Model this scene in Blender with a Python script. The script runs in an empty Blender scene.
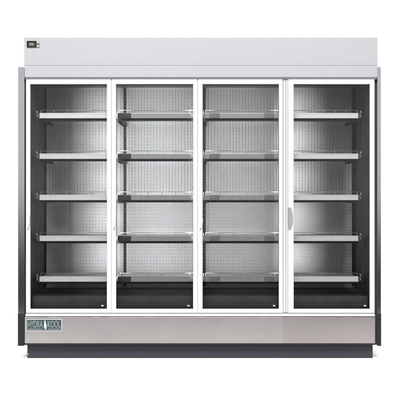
import bpy, bmesh, math, random
from mathutils import Vector
random.seed(4)
scene = bpy.context.scene
COL = scene.collection

# ------------------------------------------------------------------ measures
S = 0.0072            # metres per photo pixel on the plane of the door fronts (y = 0)
D = 6.5               # camera distance from that plane
HZ = 195.0            # eye level
ZC = (359.5 - HZ) * S # eye height above the floor
def X(px, y=0.0): return (px - 200.0) * S * (D + y) / D
def Z(py, y=0.0): return ZC + (HZ - py) * S * (D + y) / D

# ------------------------------------------------------------------ materials
def mat(name, col, rough=0.5, metal=0.0, spec=0.5, bump=0.0, bscale=200.0, stretch=(1, 1, 1), var=0.0, vscale=6.0,
        coat=0.0, rvar=0.0, vstretch=(1, 1, 1)):
    m = bpy.data.materials.new(name); m.use_nodes = True
    nt = m.node_tree; b = nt.nodes['Principled BSDF']
    b.inputs['Base Color'].default_value = (*col, 1)
    b.inputs['Roughness'].default_value = rough
    b.inputs['Metallic'].default_value = metal
    b.inputs['Specular IOR Level'].default_value = spec
    b.inputs['Coat Weight'].default_value = coat
    tc = nt.nodes.new('ShaderNodeTexCoord')
    if var > 0 or rvar > 0:
        mp = nt.nodes.new('ShaderNodeMapping'); mp.inputs['Scale'].default_value = vstretch
        nt.links.new(tc.outputs['Object'], mp.inputs['Vector'])
        n = nt.nodes.new('ShaderNodeTexNoise'); n.inputs['Scale'].default_value = vscale
        n.inputs['Detail'].default_value = 6; n.inputs['Roughness'].default_value = 0.6
        nt.links.new(mp.outputs['Vector'], n.inputs['Vector'])
        if var > 0:
            r = nt.nodes.new('ShaderNodeMapRange')
            r.inputs['From Min'].default_value = 0.25; r.inputs['From Max'].default_value = 0.75
            r.inputs['To Min'].default_value = 1 - var; r.inputs['To Max'].default_value = 1 + var
            nt.links.new(n.outputs['Fac'], r.inputs['Value'])
            mx = nt.nodes.new('ShaderNodeVectorMath'); mx.operation = 'SCALE'
            mx.inputs[0].default_value = col
            nt.links.new(r.outputs['Result'], mx.inputs['Scale'])
            nt.links.new(mx.outputs['Vector'], b.inputs['Base Color'])
        if rvar > 0:
            r2 = nt.nodes.new('ShaderNodeMapRange')
            r2.inputs['From Min'].default_value = 0.25; r2.inputs['From Max'].default_value = 0.75
            r2.inputs['To Min'].default_value = max(0.03, rough - rvar); r2.inputs['To Max'].default_value = min(1, rough + rvar)
            nt.links.new(n.outputs['Fac'], r2.inputs['Value'])
            nt.links.new(r2.outputs['Result'], b.inputs['Roughness'])
    if bump > 0:
        mp = nt.nodes.new('ShaderNodeMapping'); mp.inputs['Scale'].default_value = stretch
        nt.links.new(tc.outputs['Object'], mp.inputs['Vector'])
        n = nt.nodes.new('ShaderNodeTexNoise'); n.inputs['Scale'].default_value = bscale
        n.inputs['Detail'].default_value = 3
        nt.links.new(mp.outputs['Vector'], n.inputs['Vector'])
        bp = nt.nodes.new('ShaderNodeBump'); bp.inputs['Strength'].default_value = bump
        bp.inputs['Distance'].default_value = 0.002
        nt.links.new(n.outputs['Fac'], bp.inputs['Height'])
        nt.links.new(bp.outputs['Normal'], b.inputs['Normal'])
    return m

M = {}
M['white'] = mat('white_powder_coat', (.74, .74, .745), .35, bump=.05, bscale=500)
M['header'] = mat('pale_grey_enamel', (.395, .391, .418), .42, bump=.04, bscale=350, var=.012, vscale=3)
M['steel'] = mat('brushed_steel', (.395, .368, .364), .34, metal=1, bump=.10, bscale=14, stretch=(1, 110, 110),
                 var=.10, vscale=1.6, vstretch=(1, 1, 2.5), rvar=.05)
M['steelpink'] = mat('warm_brushed_steel', (.36, .328, .325), .34, metal=1, bump=.10, bscale=14, stretch=(1, 110, 110),
                     var=.06, vscale=1.6, rvar=.05, vstretch=(1, 1, 2.5))
M['side'] = mat('side_steel', (.86, .835, .90), .13, metal=1, bump=.05, bscale=60, stretch=(40, 40, 1), var=.06, vscale=5, vstretch=(1,1,.3))
M['alu'] = mat('anodised_grey', (.40, .395, .40), .4, var=.03)
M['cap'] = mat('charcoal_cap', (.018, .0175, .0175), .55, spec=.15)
M['black'] = mat('black_rubber', (.018, .018, .02), .6, var=.1)
M['plinth'] = mat('slate_grey_paint', (.030, .031, .041), .5, spec=.3, bump=.08, bscale=120, var=.06, vscale=8)
M['backpanel'] = mat('perforated_sheet_paint', (.53, .535, .54), .42, var=.04, vscale=7)
M['cavity'] = mat('dark_plenum', (.40, .405, .41), .7)
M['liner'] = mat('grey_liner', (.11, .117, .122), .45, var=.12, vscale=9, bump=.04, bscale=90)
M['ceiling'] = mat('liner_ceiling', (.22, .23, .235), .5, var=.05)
M['deck'] = mat('dark_deck', (.085, .086, .081), .5, spec=.3, var=.2, vscale=14, bump=.08, bscale=70)
M['shelf'] = mat('shelf_steel', (.33, .335, .335), .42, var=.06, vscale=10)
M['railwhite'] = mat('white_price_rail', (.87, .875, .885), .35, var=.03, vscale=12)
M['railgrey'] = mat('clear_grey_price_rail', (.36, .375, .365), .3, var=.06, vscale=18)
M['clip'] = mat('dark_rail_clip', (.045, .047, .05), .45, var=.15, vscale=60)
M['clipgrey'] = mat('smoky_rail_clip', (.23, .235, .225), .4, var=.2, vscale=50)
M['bracket'] = mat('black_bracket', (.016, .017, .019), .5, spec=.2, var=.1)
M['wire'] = mat('zinc_wire', (.50, .51, .51), .35, metal=.6)
M['endcap'] = mat('smoky_end_cap', (.07, .077, .087), .3, var=.15, vscale=30)
M['pin'] = mat('white_pin', (.7, .72, .74), .3)
M['seam'] = mat('seam_strip', (.42, .43, .42), .4)
M['sticker'] = mat('white_label', (.46, .46, .46), .5)
M['handlegrey'] = mat('satin_handle', (.27, .265, .275), .45, var=.03, vscale=20)
M['handlepale'] = mat('pale_handle', (.66, .66, .67), .4)
M['badge'] = mat('teal_badge', (.02, .036, .039), .4, var=.1, vscale=40)
M['badgeletter'] = mat('pale_badge_print', (.16, .21, .21), .45)
M['badgewhite'] = mat('white_badge_print', (.42, .47, .48), .45)
M['lcd'] = mat('lcd_glass', (.09, .09, .07), .25)
M['lcdseg'] = mat('lcd_window', (.19, .19, .15), .25)
M['bezel'] = mat('black_bezel', (.006, .006, .0065), .45, spec=.2)
M['button'] = mat('grey_button', (.33, .33, .34), .4)
M['floor'] = mat('white_floor', (.90, .90, .90), .75, spec=.2)

def glass_mat():
    m = bpy.data.materials.new('door_glass'); m.use_nodes = True
    nt = m.node_tree; nt.nodes.remove(nt.nodes['Principled BSDF'])
    out = nt.nodes['Material Output']
    t = nt.nodes.new('ShaderNodeBsdfTransparent'); t.inputs['Color'].default_value = (.985, .988, .987, 1)
    g = nt.nodes.new('ShaderNodeBsdfGlossy'); g.inputs['Roughness'].default_value = 0.01
    f = nt.nodes.new('ShaderNodeFresnel'); f.inputs['IOR'].default_value = 1.45
    mx = nt.nodes.new('ShaderNodeMixShader')
    nt.links.new(f.outputs['Fac'], mx.inputs['Fac'])
    nt.links.new(t.outputs['BSDF'], mx.inputs[1]); nt.links.new(g.outputs['BSDF'], mx.inputs[2])
    nt.links.new(mx.outputs['Shader'], out.inputs['Surface'])
    return m
M['glass'] = glass_mat()
def emit_mat(name, col, s):
    m = bpy.data.materials.new(name); m.use_nodes = True
    b = m.node_tree.nodes['Principled BSDF']
    b.inputs['Base Color'].default_value = (.8, .8, .8, 1)
    b.inputs['Emission Color'].default_value = (*col, 1); b.inputs['Emission Strength'].default_value = s
    return m
M['led'] = emit_mat('lit_diffuser', (.93, .97, 1), 2.0)

# ------------------------------------------------------------------ mesh helpers
def box(bm, x0, x1, y0, y1, z0, z1, bev=0.0, seg=2):
    b = bmesh.new()
    bmesh.ops.create_cube(b, size=1)
    for v in b.verts:
        v.co = Vector((x0 + (v.co.x + .5) * (x1 - x0), y0 + (v.co.y + .5) * (y1 - y0), z0 + (v.co.z + .5) * (z1 - z0)))
    if bev > 0:
        bmesh.ops.bevel(b, geom=list(b.edges), offset=bev, segments=seg, affect='EDGES', profile=.5)
    merge(bm, b)
def merge(bm, b):
    me = bpy.data.meshes.new('tmp'); b.to_mesh(me); b.free(); bm.from_mesh(me); bpy.data.meshes.remove(me)
def prism_z(bm, pts, z0, z1, bev=0.0):
    """outline (x, y) extruded upward"""
    b = bmesh.new()
    lo = [b.verts.new((x, y, z0)) for x, y in pts]; hi = [b.verts.new((x, y, z1)) for x, y in pts]
    n = len(pts)
    b.faces.new(lo[::-1]); b.faces.new(hi)
    for i in range(n): b.faces.new((lo[i], lo[(i + 1) % n], hi[(i + 1) % n], hi[i]))
    bmesh.ops.recalc_face_normals(b, faces=list(b.faces))
    if bev: bmesh.ops.bevel(b, geom=list(b.edges), offset=bev, segments=2, affect='EDGES')
    merge(bm, b)
def prism_x(bm, pts, x0, x1, bev=0.0):
    """profile (y, z) extruded along x"""
    b = bmesh.new()
    lo = [b.verts.new((x0, y, z)) for y, z in pts]; hi = [b.verts.new((x1, y, z)) for y, z in pts]
    n = len(pts)
    b.faces.new(lo[::-1]); b.faces.new(hi)
    for i in range(n): b.faces.new((lo[i], lo[(i + 1) % n], hi[(i + 1) % n], hi[i]))
    bmesh.ops.recalc_face_normals(b, faces=list(b.faces))
    if bev: bmesh.ops.bevel(b, geom=list(b.edges), offset=bev, segments=2, affect='EDGES')
    merge(bm, b)
def tube(bm, p0, p1, r, n=10):
    p0 = Vector(p0); p1 = Vector(p1); d = p1 - p0
    b = bmesh.new()
    bmesh.ops.create_cone(b, cap_ends=True, segments=n, radius1=r, radius2=r, depth=d.length)
    q = Vector((0, 0, 1)).rotation_difference(d.normalized())
    for v in b.verts: v.co = q @ v.co + (p0 + p1) / 2
    merge(bm, b)
def ring(bm, ox0, ox1, oz0, oz1, ix0, ix1, iz0, iz1, y0, y1, bev=0.0):
    """rectangular frame with mitred corners, front face at y0"""
    b = bmesh.new()
    O = [(ox0, oz0), (ox1, oz0), (ox1, oz1), (ox0, oz1)]; I = [(ix0, iz0), (ix1, iz0), (ix1, iz1), (ix0, iz1)]
    v = {}
    for k, (R) in enumerate((O, I)):
        for j, y in enumerate((y0, y1)):
            for i, (x, z) in enumerate(R): v[k, j, i] = b.verts.new((x, y, z))
    for i in range(4):
        n = (i + 1) % 4
        b.faces.new((v[0, 0, i], v[0, 0, n], v[1, 0, n], v[1, 0, i]))
        b.faces.new((v[0, 1, n], v[0, 1, i], v[1, 1, i], v[1, 1, n]))
        b.faces.new((v[0, 0, n], v[0, 0, i], v[0, 1, i], v[0, 1, n]))
        b.faces.new((v[1, 0, i], v[1, 0, n], v[1, 1, n], v[1, 1, i]))
    bmesh.ops.recalc_face_normals(b, faces=list(b.faces))
    if bev:
        e = [e for e in b.edges if all(abs(w.co.y - y0) < 1e-6 for w in e.verts) and
             (abs(e.verts[0].co.x - e.verts[1].co.x) < 1e-6 or abs(e.verts[0].co.z - e.verts[1].co.z) < 1e-6)]
        bmesh.ops.bevel(b, geom=e, offset=bev, segments=3, affect='EDGES', profile=.5)
    merge(bm, b)
def obj(name, bm, m, parent=None, smooth=False, loc=None):
    me = bpy.data.meshes.new(name)
    bm.to_mesh(me); bm.free()
    me.materials.append(m)
    o = bpy.data.objects.new(name, me); COL.objects.link(o)
    if smooth:
        for p in me.polygons: p.use_smooth = True
    if parent: o.parent = parent
    if loc: o.location = loc
    return o
NB = bmesh.new
def bx(name, m, parent, x0, x1, y0, y1, z0, z1, bev=0.0):
    bm = NB(); box(bm, x0, x1, y0, y1, z0, z1, bev); return obj(name, bm, m, parent)

# ------------------------------------------------------------------ the fridge
F = bpy.data.objects.new('display_fridge', None); COL.objects.link(F)
F.empty_display_size = .3
F['label'] = 'wide four-door glass display fridge with white frames, empty shelves and steel kick panel'
F['category'] = 'display fridge'

YB = .655                                         # face of the perforated back
WX = 170.7 * S                                    # half width of the interior
ZT = Z(75.5); ZD = Z(288, YB)                     # interior ceiling and deck heights

# insulated shell: back, ceiling, outer sides
bm = NB()
box(bm, -WX - .028, WX + .028, .74, .80, Z(345), Z(67))                   # back wall
box(bm, -WX - .028, WX + .028, .070, .74, ZT, Z(67))                      # roof
box(bm, -WX - .028, WX + .028, .080, .74, Z(343), ZD - .135)              # bottom
obj('cabinet_shell', bm, M['liner'], F)
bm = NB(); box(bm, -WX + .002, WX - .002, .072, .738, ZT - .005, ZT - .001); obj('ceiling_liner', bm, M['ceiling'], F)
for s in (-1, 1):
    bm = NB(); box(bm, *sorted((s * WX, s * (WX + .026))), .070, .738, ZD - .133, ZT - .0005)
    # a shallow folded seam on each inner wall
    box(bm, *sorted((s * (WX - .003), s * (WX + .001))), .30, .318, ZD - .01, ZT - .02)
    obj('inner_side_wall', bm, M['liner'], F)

# deck pan with a front riser
bm = NB()
box(bm, -WX + .001, WX - .001, .105, .735, ZD - .03, ZD, .004)
box(bm, -WX + .001, WX - .001, .096, .1045, ZD - .13, ZD - .004, .002)
box(bm, -WX + .001, WX - .001, .080, .0955, ZD - .13, Z(303.5, .08), .004)
for k in range(44):                                # return-air louvres in the riser
    x = -WX + .05 + k * (2 * WX - .1) / 43
    box(bm, x - .018, x + .018, .0935, .0962, Z(301.6, .09), Z(300.4, .09))
obj('deck_pan', bm, M['deck'], F)

# perforated back, one sheet per bay
UPX = [45.0, 125.0, 204.3, 283.5, 353.0]
UXR = [X(p, YB) for p in UPX]
def back_panel(x0, x1):
    z0, z1 = ZD + .002, ZT - .008
    px, pz = .0245, .0262
    nx = max(1, int((x1 - x0 - .02) / px)); nz = int((z1 - z0 - .03) / pz)
    mx = (x1 - x0 - nx * px) / 2; mz = (z1 - z0 - nz * pz) / 2
    V = []; Fc = []
    def vert(x, y, z): V.append((x, y, z)); return len(V) - 1
    y = YB
    # plain margins
    def quad(a, b, c, d):
        Fc.append((vert(a, y, c), vert(b, y, c), vert(b, y, d), vert(a, y, d)))
    quad(x0, x1, z0, z0 + mz); quad(x0, x1, z1 - mz, z1)
    quad(x0, x0 + mx, z0 + mz, z1 - mz); quad(x1 - mx, x1, z0 + mz, z1 - mz)
    zs = Z(200, YB)
    N = 8
    for j in range(nz):
        cz = z0 + mz + (j + .5) * pz
        if cz > zs: hw, hh = .0015, .0084
        else: hw, hh = .0038, .0021
        for i in range(nx):
            cx = x0 + mx + (i + .5) * px
            c = [vert(cx - px / 2, y, cz - pz / 2), vert(cx + px / 2, y, cz - pz / 2),
                 vert(cx + px / 2, y, cz + pz / 2), vert(cx - px / 2, y, cz + pz / 2)]
            h = []; g = []
            r = min(hw, hh)
            for (sx, sz) in ((-1, -1), (1, -1), (1, 1), (-1, 1)):
                a = (cx + sx * hw, cz + sz * (hh - r * .55)); b = (cx + sx * (hw - r * .55), cz + sz * hh)
                pr = (a, b) if sx * sz > 0 else (b, a)
                for q in ((a, b) if (sx, sz) in ((-1, -1), (1, 1)) else (b, a)):
                    h.append(vert(q[0], y, q[1])); g.append(vert(q[0], y + .004, q[1]))
            # corners c0..c3 each own two hole verts
            for k in range(4):
                n = (k + 1) % 4
                Fc.append((c[k], h[2 * k + 1], h[2 * k]))
                Fc.append((c[k], c[n], h[2 * n], h[2 * k + 1]))
            for k in range(8):
                n = (k + 1) % 8
                Fc.append((h[k], h[n], g[n], g[k]))
    me = bpy.data.meshes.new('back_panel'); me.from_pydata(V, [], Fc); me.update()
    bm = NB(); bm.from_mesh(me); bpy.data.meshes.remove(me)
    bmesh.ops.remove_doubles(bm, verts=list(bm.verts), dist=1e-5)
    return obj('back_panel', bm, M['backpanel'], F)
edges = [-WX + .002] + [UXR[1], UXR[2], UXR[3]] + [WX - .002]
for a, b in zip(edges[:-1], edges[1:]): back_panel(a + .0015, b - .0015)
bx('air_plenum', M['cavity'], F, -WX + .003, WX - .003, YB + .03, YB + .05, ZD + .003, ZT - .009)
# light joint strip on the first sheet
bx('joint_strip', M['seam'], F, X(70.2, YB), X(73.2, YB), YB - .004, YB - .0005, ZD + .01, Z(92.5, YB), .001)

# slotted shelf uprights
for k, xr in enumerate(UXR):
    bm = NB(); w = .010 if 0 < k < 4 else .008
    if k == 0: xr += .004
    z0 = Z(285.5, YB); z1 = ZT - .012
    if 0 < k < 4:
        for sgn in (-1, 1): box(bm, *sorted((xr + sgn * w, xr + sgn * (w - .004))), YB - .022, YB - .001, z0, z1)
        z = z0
        while z < z1 - .015:
            box(bm, xr - w + .004, xr + w - .004, YB - .0215, YB - .018, z, z + .0185); z += .0245
    else:
        box(bm, xr - w, xr + w, YB - .022, YB - .001, z0, z1, .002)
    obj('shelf_upright', bm, M['bracket'], F)

# shelves: five in each of four bays
YS = .12
YSB = .52
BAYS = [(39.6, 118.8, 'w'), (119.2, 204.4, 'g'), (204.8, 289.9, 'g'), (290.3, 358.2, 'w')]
LIPZ = [115.7, 156.3, 197.5, 238.4, 279.0]
def bracket_mesh(xc, hw, z):
    b = NB()
    def sec(y, d, t):
        return [b.verts.new((xc - hw * t, y, z)), b.verts.new((xc + hw * t, y, z)),
                b.verts.new((xc + hw * .28, y, z - d)), b.verts.new((xc - hw * .28, y, z - d))]
    ss = [sec(YS + .024, .020, .9), sec(YS + .09, .025, 1), sec(YS + .20, .026, .9), sec(YB - .022, .022, .7)]
    b.faces.new(ss[0]); b.faces.new(ss[-1][::-1])
    for a, c in zip(ss[:-1], ss[1:]):
        for i in range(4):
            n = (i + 1) % 4
            b.faces.new((a[i], c[i], c[n], a[n]))
    bmesh.ops.recalc_face_normals(b, faces=list(b.faces))
    return b
def make_shelf(k):
    p0, p1, kind = BAYS[k]
    x0, x1 = X(p0, YS), X(p1, YS)
    zt = .012                                            # local: z = 0 is the middle of the price rail
    bm = NB()
    # folded sheet tray: surface, hemmed front and rear, ribs below
    box(bm, x0 + .001, x1 - .001, YS + .006, YSB, zt - .004, zt, .001)
    box(bm, x0 + .001, x1 - .001, YS + .006, YS + .010, -.017, zt - .0045)
    box(bm, x0 + .001, x1 - .001, YSB - .004, YSB - .0005, zt - .025, zt - .0045)
    t = obj('shelf', bm, M['shelf'], F)
    if kind == 'w': t['label'] = 'shelf with a bright white price rail'
    else: t['label'] = 'shelf with a dull grey price rail'
    # price rail, a shallow C section leaning back a little
    bm = NB()
    prism_x(bm, [(YS + .003, -.020), (YS - .003, -.0195), (YS - .004, -.015), (YS - .001, -.012), (YS + .0015, .012),
                 (YS - .001, .0145), (YS + .0005, .0195), (YS + .0055, .0195), (YS + .0055, -.020)], x0, x1)
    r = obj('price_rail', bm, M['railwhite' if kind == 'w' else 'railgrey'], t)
    bx_ = NB(); box(bx_, x0 + .001, x1 - .001, YS + .0105, YS + .022, -.0365, zt - .0045, .0015)  # added black strip, paints in the shade under the shelf front
    obj('front_beam', bx_, M['bracket'], t)
    # guard wire above the rail
    bm = NB(); zw = .041
    tube(bm, (x0 + .004, YS + .02, zw), (x1 - .004, YS + .02, zw), .0022)
    n = 7
    for i in range(n):
        xx = x0 + .006 + i * (x1 - x0 - .012) / (n - 1)
        tube(bm, (xx, YS + .02, zt), (xx, YS + .02, zw), .0018, 8)
    obj('guard_wire', bm, M['wire'], t, True)
    # brackets at both ends
    for e, xe in enumerate((x0, x1)):
        outer = (k == 0 and e == 0) or (k == 3 and e == 1)
        b = bracket_mesh(xe + (.012 if e == 0 else -.012), .006 if outer else .011, -.0185 if outer else -.0175)
        obj('bracket', b, M['bracket'], t)
        if outer:
            s = -1 if e == 0 else 1
            bm = NB()
            box(bm, *sorted((xe + s * .001, xe + s * .027)), YS + .004, YS + .06, -.020, .018, .004)
            box(bm, *sorted((xe + s * .012, xe + s * .020)), YS + .008, YS + .05, .018, .036, .002)
            obj('end_cap', bm, M['endcap'], t)
            bm = NB(); tube(bm, (xe + s * .020, YS + .003, .020), (xe + s * .020, YS + .003, .036), .0028)
            box(bm, xe + s * .016 - .003, xe + s * .016 + .003, YS - .001, YS + .004, -.004, .004, .001)
            obj('end_pin', bm, M['pin'], t)
    # rail clips
    def clip(pa, pb, m):
        bm = NB(); box(bm, X(pa, YS), X(pb, YS), YS - .0075, YS - .0042, -.0185, .0185, .0015)
        box(bm, X(pa, YS) + .004, X(pb, YS) - .004, YS - .009, YS - .0076, -.008, .010, .0006)
        obj('rail_clip', bm, M[m], t)
    if k == 1: clip(117.5, 131.0, 'clip')
    if k == 2: clip(209.5, 219.5, 'clipgrey'); clip(264.5, 274.0, 'clipgrey')
    return t
def dup_part(o):
    c = o.copy(); COL.objects.link(c); c.parent = F
    for ch in list(o.children):
        d = ch.copy(); COL.objects.link(d); d.parent = c
    return c
for k in range(4):
    first = make_shelf(k)
    for i, py in enumerate(LIPZ):
        o = first if i == 0 else dup_part(first)
        o.location = (0, 0, Z(py, YS))

# mullions and their light strips
ZG0, ZG1 = Z(313), Z(79)
MUL = [(111.25, .030), (197.5, .030), (285.6, .045)]
for px, hw in MUL:
    xc = X(px)
    bx('mullion', M['black'], F, xc - hw, xc + hw, .058, .078, ZG0, ZG1, .003)
    bm = NB()
    for sgn in (-1, 1): box(bm, *sorted((xc + sgn * .015, xc + sgn * .019)), .0785, .1115, Z(282, .09), Z(86, .09))
    box(bm, xc - .0148, xc + .0148, .0785, .100, Z(282, .09), Z(86, .09))
    t = obj('light_strip', bm, M['white'], F)
    bm = NB(); box(bm, xc - .012, xc + .012, .1005, .1075, Z(281, .09), Z(87, .09), .003)
    obj('lit_diffuser', bm, M['led'], t)
for a_, b_ in ((110.4, 112.1), (196.7, 198.5), (282.3, 288.6)):
    mc = bx('mullion_cover', M['alu'], F, X(a_), X(b_), .0085 if b_ < 280 else .012, .0575, ZG0 + .002, ZG1 - .002, .001)
    if b_ > 280:
        bx('cover_bead', M['white'], mc, X(284.0), X(285.3), .003, .0117, ZG0 + .004, ZG1 - .004, .001)
        bx('cover_bead', M['white'], mc, X(286.6), X(287.5), .003, .0117, ZG0 + .004, ZG1 - .004, .001)
# door surround seen in the gaps
bm = NB()
ring(bm, X(25.0), X(376.9), Z(314.2), Z(78.0), X(25.0) + .030, X(376.9) - .045, Z(314.2) + .03, Z(78.0) - .03, .054, .069)
obj('door_surround', bm, M['alu'], F)
bx('sill_gap_strip', M['alu'], F, X(25.6), X(374.8), .010, .0535, Z(314.0), Z(313.1))

# doors
DOORS = [(25.8, 110.9, 30.0, 106.8), (111.7, 197.2, 116.0, 193.1), (198.0, 282.7, 202.6, 279.0), (288.2, 374.8, 293.8, 370.1)]
for k, (a, b, c, d) in enumerate(DOORS):
    bm = NB()
    ring(bm, X(a), X(b), Z(313.0), Z(79.0), X(c), X(d), Z(309.1), Z(84.1), 0, .044, .008)
    D_ = obj('door', bm, M['white'], F)
    bm = NB(); box(bm, X(c) - .006, X(d) + .006, .019, .025, Z(309.1) - .006, Z(84.1) + .006)
    obj('glass_pane', bm, M['glass'], D_)
    bm = NB()
    ring(bm, X(c) - .005, X(d) + .005, Z(309.1) - .005, Z(84.1) + .005, X(c) + .0025, X(d) - .0025, Z(309.1) + .005, Z(84.1) - .007, .0262, .030)
    obj('glass_border', bm, M['bracket'], D_)
    bm = NB()
    ring(bm, X(a) + .008, X(b) - .008, Z(313) + .008, Z(79) - .008, X(c) - .007, X(d) + .007, Z(309.1) - .007, Z(84.1) + .007, .0445, .0535)
    obj('gasket', bm, M['black'], D_)
    # small label low on the glass
    lx = d - 4.6
    bm = NB(); box(bm, X(lx - 1.2), X(lx + 1.1), .0178, .0188, Z(306.6), Z(305.4), .0003); obj('sticker', bm, M['sticker'], D_)
    # bow handle on the left stile
    bm = NB(); z0, z1 = (Z(228), Z(207.3)) if k == 3 else (Z(228), Z(214)); zm = (z0 + z1) / 2
    if k == 3: xa, wid = X(288.2), X(292.7) - X(288.2)
    else: xa, wid = X(a) + .010, X(c) - X(a) - .008
    n = 14; pts = []
    for i in range(n + 1):
        t = i / n; pts.append((xa + wid * (.55 + .45 * math.sin(math.pi * t)), z0 + t * (z1 - z0)))
    fr = [bm.verts.new((xa, -.026, z0))] + [bm.verts.new((x, -.026, z)) for x, z in pts] + [bm.verts.new((xa, -.026, z1))]
    bk = [bm.verts.new((v.co.x, 0.0006, v.co.z)) for v in fr]
    bm.faces.new(fr[::-1]); bm.faces.new(bk)
    for i in range(len(fr)):
        j = (i + 1) % len(fr); bm.faces.new((fr[i], fr[j], bk[j], bk[i]))
    bmesh.ops.recalc_face_normals(bm, faces=list(bm.faces))
    e = [e for e in bm.edges if all(abs(v.co.y + .026) < 1e-6 for v in e.verts)]
    bmesh.ops.bevel(bm, geom=e, offset=.006, segments=3, affect='EDGES', profile=.5)
    h = obj('handle', bm, M['handlegrey' if k == 3 else 'handlepale'], D_)
    if k == 3: h['label'] = 'grey bow handle'; D_['label'] = 'door with a grey bow handle'

# sill, kick panel, toe gap, plinth
bx('sill', M['white'], F, X(25.4), X(374.9), -.004, .053, Z(316.3), Z(314.1), .0025)
for a_, b_, m_ in ((25.1, 283.35, 'steel'), (283.37, 374.7, 'steelpink')):
    bm = NB(); box(bm, X(a_), X(b_), -.012, .053, Z(343.0), Z(316.9), .0008, 2)
    obj('kick_panel', bm, M[m_], F)
bx('shadow_gap_strip', M['black'], F, X(25.3), X(374.6), .022, .0785, Z(345.6), Z(343.2))
YP = .06
bm = NB(); box(bm, X(27.2, YP), X(372.8, YP), YP, .76, 0.0, Z(345.7), .003)
pl = obj('plinth', bm, M['plinth'], F)
bm = NB(); tube(bm, (X(28.0, YP), YP - .003, Z(354, YP)), (X(28.0, YP), YP + .004, Z(354, YP)), .005, 12)
obj('screw', bm, M['steel'], pl)
bx('plinth_lip', M['black'], F, X(27.4, YP), X(372.6, YP), YP - .004, YP - .0005, Z(346.8, YP), Z(345.75, YP))

# side panels with a folded front flange
for s in (-1, 1):
    if s < 0: xo, xm, xi = X(18.0), X(18.15), X(24.5)
    else: xo, xm, xi = X(381.0), X(380.85), X(377.2)
    bm = NB()
    pts = [(xo, -.0028), (xm, -.004), (xi, -.004), (xi, .0535), (xo + (-s) * .030, .0535), (xo + (-s) * .030, .78), (xo, .78)]
    prism_z(bm, pts, Z(345.6), Z(67.0), .0015)
    obj('side_panel', bm, M['side'], F)
    bm = NB()          # added dark sleeve, stands in for the flange's dark lower reflection
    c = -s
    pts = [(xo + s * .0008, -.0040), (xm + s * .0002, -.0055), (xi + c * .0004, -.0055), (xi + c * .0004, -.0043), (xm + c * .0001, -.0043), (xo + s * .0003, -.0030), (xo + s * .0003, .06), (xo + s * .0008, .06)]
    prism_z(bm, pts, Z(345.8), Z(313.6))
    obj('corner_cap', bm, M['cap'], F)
    bm = NB()
    box(bm, *sorted((xi - s * .0006, X(25.7) if s < 0 else X(374.9))), .030, .0535, Z(345.5), Z(79.2))
    obj('edge_seal', bm, M['black'], F)

# header: tall upper fascia over a slightly proud lower band
bm = NB()
box(bm, X(24.2), X(377.6), -.006, .78, Z(66.0), Z(37.2), .004, 3)
hd = obj('header_panel', bm, M['header'], F)
bm = NB()
box(bm, X(25.0), X(376.9), -.016, .0535, Z(77.6), Z(66.2), .004, 3)
obj('header_band', bm, M['header'], F)
bx('header_trim', M['white'], F, X(25.2), X(376.8), .001, .0535, Z(78.9), Z(77.75), .001)
# thermostat
bm = NB(); box(bm, X(26.9), X(39.9), -.010, -.0055, Z(47.7), Z(40.9), .001)
th = obj('thermostat', bm, M['header'], F)
bm = NB(); ring(bm, X(27.1), X(36.8), Z(47.5), Z(41.2), X(28.9), X(34.9), Z(46.3), Z(42.6), -.014, -.0095, .001)
obj('bezel', bm, M['bezel'], th)
bm = NB(); box(bm, X(28.3), X(35.4), -.0118, -.0098, Z(46.5), Z(42.3)); obj('screen', bm, M['lcd'], th)
bm = NB(); box(bm, X(30.0), X(33.9), -.0124, -.0119, Z(45.4), Z(43.5)); obj('screen_window', bm, M['lcdseg'], th)
for z0, z1 in ((44.1, 41.6), (47.3, 44.9)):
    bm = NB(); box(bm, X(37.3), X(39.7), -.0135, -.0098, Z(z0), Z(z1), .0015); obj('button', bm, M['button'], th)
bm = NB(); box(bm, X(36.9), X(39.9), -.0112, -.0098, Z(44.75), Z(44.25)); obj('button_groove', bm, M['bezel'], th)

# badge on the kick panel
bm = NB(); box(bm, X(26.4), X(62.4), -.0145, -.0115, Z(330.9), Z(318.8), .001)
bd = obj('badge', bm, M['header'], F)
bm = NB(); box(bm, X(27.2), X(61.5), -.0155, -.0146, Z(330.0), Z(319.6)); obj('badge_plate', bm, M['badge'], bd)
def text_mesh(txt, x0, x1, z0, z1, y):
    cu = bpy.data.curves.new('t', 'FONT'); cu.body = txt; cu.size = 1; cu.extrude = .004; cu.offset = .018
    o = bpy.data.objects.new('t', cu); COL.objects.link(o)
    dg = bpy.context.evaluated_depsgraph_get(); dg.update()
    me = bpy.data.meshes.new_from_object(o.evaluated_get(dg))
    bpy.data.objects.remove(o); bpy.data.curves.remove(cu)
    xs = [v.co.x for v in me.vertices]; ys = [v.co.y for v in me.vertices]
    a, b, c, d = min(xs), max(xs), min(ys), max(ys)
    for v in me.vertices:
        v.co = Vector((x0 + (v.co.x - a) / (b - a) * (x1 - x0), y - v.co.z * .05, z0 + (v.co.y - c) / (d - c) * (z1 - z0)))
    bm = NB(); bm.from_mesh(me); bpy.data.meshes.remove(me)
    return bm
obj('lettering', text_mesh('HYDRA', X(28.0), X(43.3), Z(327.4), Z(320.5), -.0160), M['badgeletter'], bd)
obj('lettering', text_mesh('KOOL', X(48.0), X(60.8), Z(327.4), Z(320.5), -.0160), M['badgeletter'], bd)
bm = NB()
for a, b in ((28.0, 43.3), (48.0, 60.8)):
    box(bm, X(a), X(b), -.0162, -.0156, Z(329.3), Z(328.4))
obj('badge_rule', bm, M['badgeletter'], bd)
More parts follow.
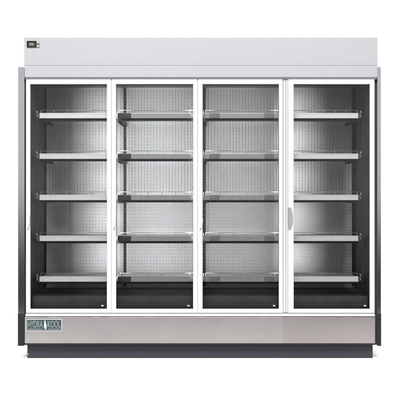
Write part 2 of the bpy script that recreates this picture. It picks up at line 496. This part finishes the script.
# white upright figure-like emblem between the words
bm = NB()
outline = [(45.0, 320.2), (46.0, 320.6), (46.3, 321.8), (46.0, 322.6), (46.9, 324.0), (47.1, 326.4), (46.6, 327.8), (46.9, 329.3),
           (45.3, 329.3), (45.0, 328.2), (44.4, 327.0), (44.3, 324.4), (44.7, 323.0), (44.4, 321.6), (44.5, 320.7)]
fr = [bm.verts.new((X(a), -.0166, Z(b))) for a, b in outline]; bk = [bm.verts.new((X(a), -.0156, Z(b))) for a, b in outline]
bm.faces.new(fr); bm.faces.new(bk[::-1])
for i in range(len(fr)):
    j = (i + 1) % len(fr); bm.faces.new((fr[i], bk[i], bk[j], fr[j]))
bmesh.ops.recalc_face_normals(bm, faces=list(bm.faces))
obj('emblem', bm, M['badgewhite'], bd)

# ------------------------------------------------------------------ floor
bm = NB()
vs = [bm.verts.new(p) for p in ((-60, -1.7, 0), (60, -1.7, 0), (60, 90, 0), (-60, 90, 0))]
bm.faces.new(vs)
fl = obj('floor', bm, M['floor']); fl['kind'] = 'structure'; fl.location.z = -.001

# ------------------------------------------------------------------ light
w = bpy.data.worlds.new('World'); scene.world = w; w.use_nodes = True
nt = w.node_tree; bg = nt.nodes['Background']
tc = nt.nodes.new('ShaderNodeTexCoord'); sp = nt.nodes.new('ShaderNodeSeparateXYZ')
nt.links.new(tc.outputs['Generated'], sp.inputs['Vector'])
def mrange(src, a, b, c, d):
    r = nt.nodes.new('ShaderNodeMapRange'); r.interpolation_type = 'SMOOTHSTEP'
    r.inputs['From Min'].default_value = a; r.inputs['From Max'].default_value = b
    r.inputs['To Min'].default_value = c; r.inputs['To Max'].default_value = d
    nt.links.new(src, r.inputs['Value']); return r.outputs['Result']
WB, WF, WL = 1.95, .55, .015          # white studio wall behind, room in front above and below eye level
front = mrange(sp.outputs['Z'], -.080, .02, WL, WF)
back = mrange(sp.outputs['Y'], -.15, .25, 0, 1)
mx = nt.nodes.new('ShaderNodeMix'); mx.data_type = 'FLOAT'
nt.links.new(back, mx.inputs['Factor']); nt.links.new(front, mx.inputs[2]); mx.inputs[3].default_value = WB
nt.links.new(mx.outputs[0], bg.inputs['Strength'])
bg.inputs['Color'].default_value = (1, 1, 1, 1)

def area(name, loc, target, sx, sy, power, col=(1, 1, 1), spread=180):
    l = bpy.data.lights.new(name, 'AREA'); l.shape = 'RECTANGLE'; l.size = sx; l.size_y = sy
    l.energy = power; l.color = col; l.spread = math.radians(spread)
    o = bpy.data.objects.new(name, l); COL.objects.link(o)
    o.location = loc
    o.rotation_euler = (Vector(target) - Vector(loc)).to_track_quat('-Z', 'Y').to_euler()
    return o
area('softbox', (-.8, -8.9, 9.5), (0, 0, 1.1), 6.0, 2.6, 2300)
zm = (Z(281) + Z(87)) / 2                          # each strip has two rows of lamps, one facing either side
COOL, WARM = (.97, .98, 1), (1, .985, .93)
for px, sgn, pw, ang, sprd, c in ((111.25, -1, 1.75, 14, 50, COOL), (111.25, 1, 3.6, 36, 96, COOL),
                                  (197.5, -1, 3.5, 36, 96, COOL), (197.5, 1, 2.6, 36, 96, WARM),
                                  (285.6, -1, 1.9, 40, 96, WARM), (285.6, 1, 1.4, 15, 44, COOL)):
    x = X(px) + sgn * .006; dx = math.tan(math.radians(ang)) * sgn
    area('strip_lamp', (x, .1125, zm), (x + dx, 1.1125, zm), .010, Z(88) - Z(280), pw, c, sprd)

# ------------------------------------------------------------------ camera
cam = bpy.data.cameras.new('Camera'); co = bpy.data.objects.new('Camera', cam); COL.objects.link(co)
co.location = (0, -D, ZC); co.rotation_euler = (math.radians(90), 0, 0)
cam.sensor_width = 36; cam.lens = 36 * D / (400 * S)
cam.shift_y = -(200 - HZ) / 400
cam.clip_end = 500
scene.camera = co
scene.view_settings.view_transform = 'Standard'; scene.view_settings.look = 'None'
scene.view_settings.exposure = 0; scene.view_settings.gamma = 1
scene.cycles.transparent_max_bounces = 24
scene.cycles.max_bounces = 10
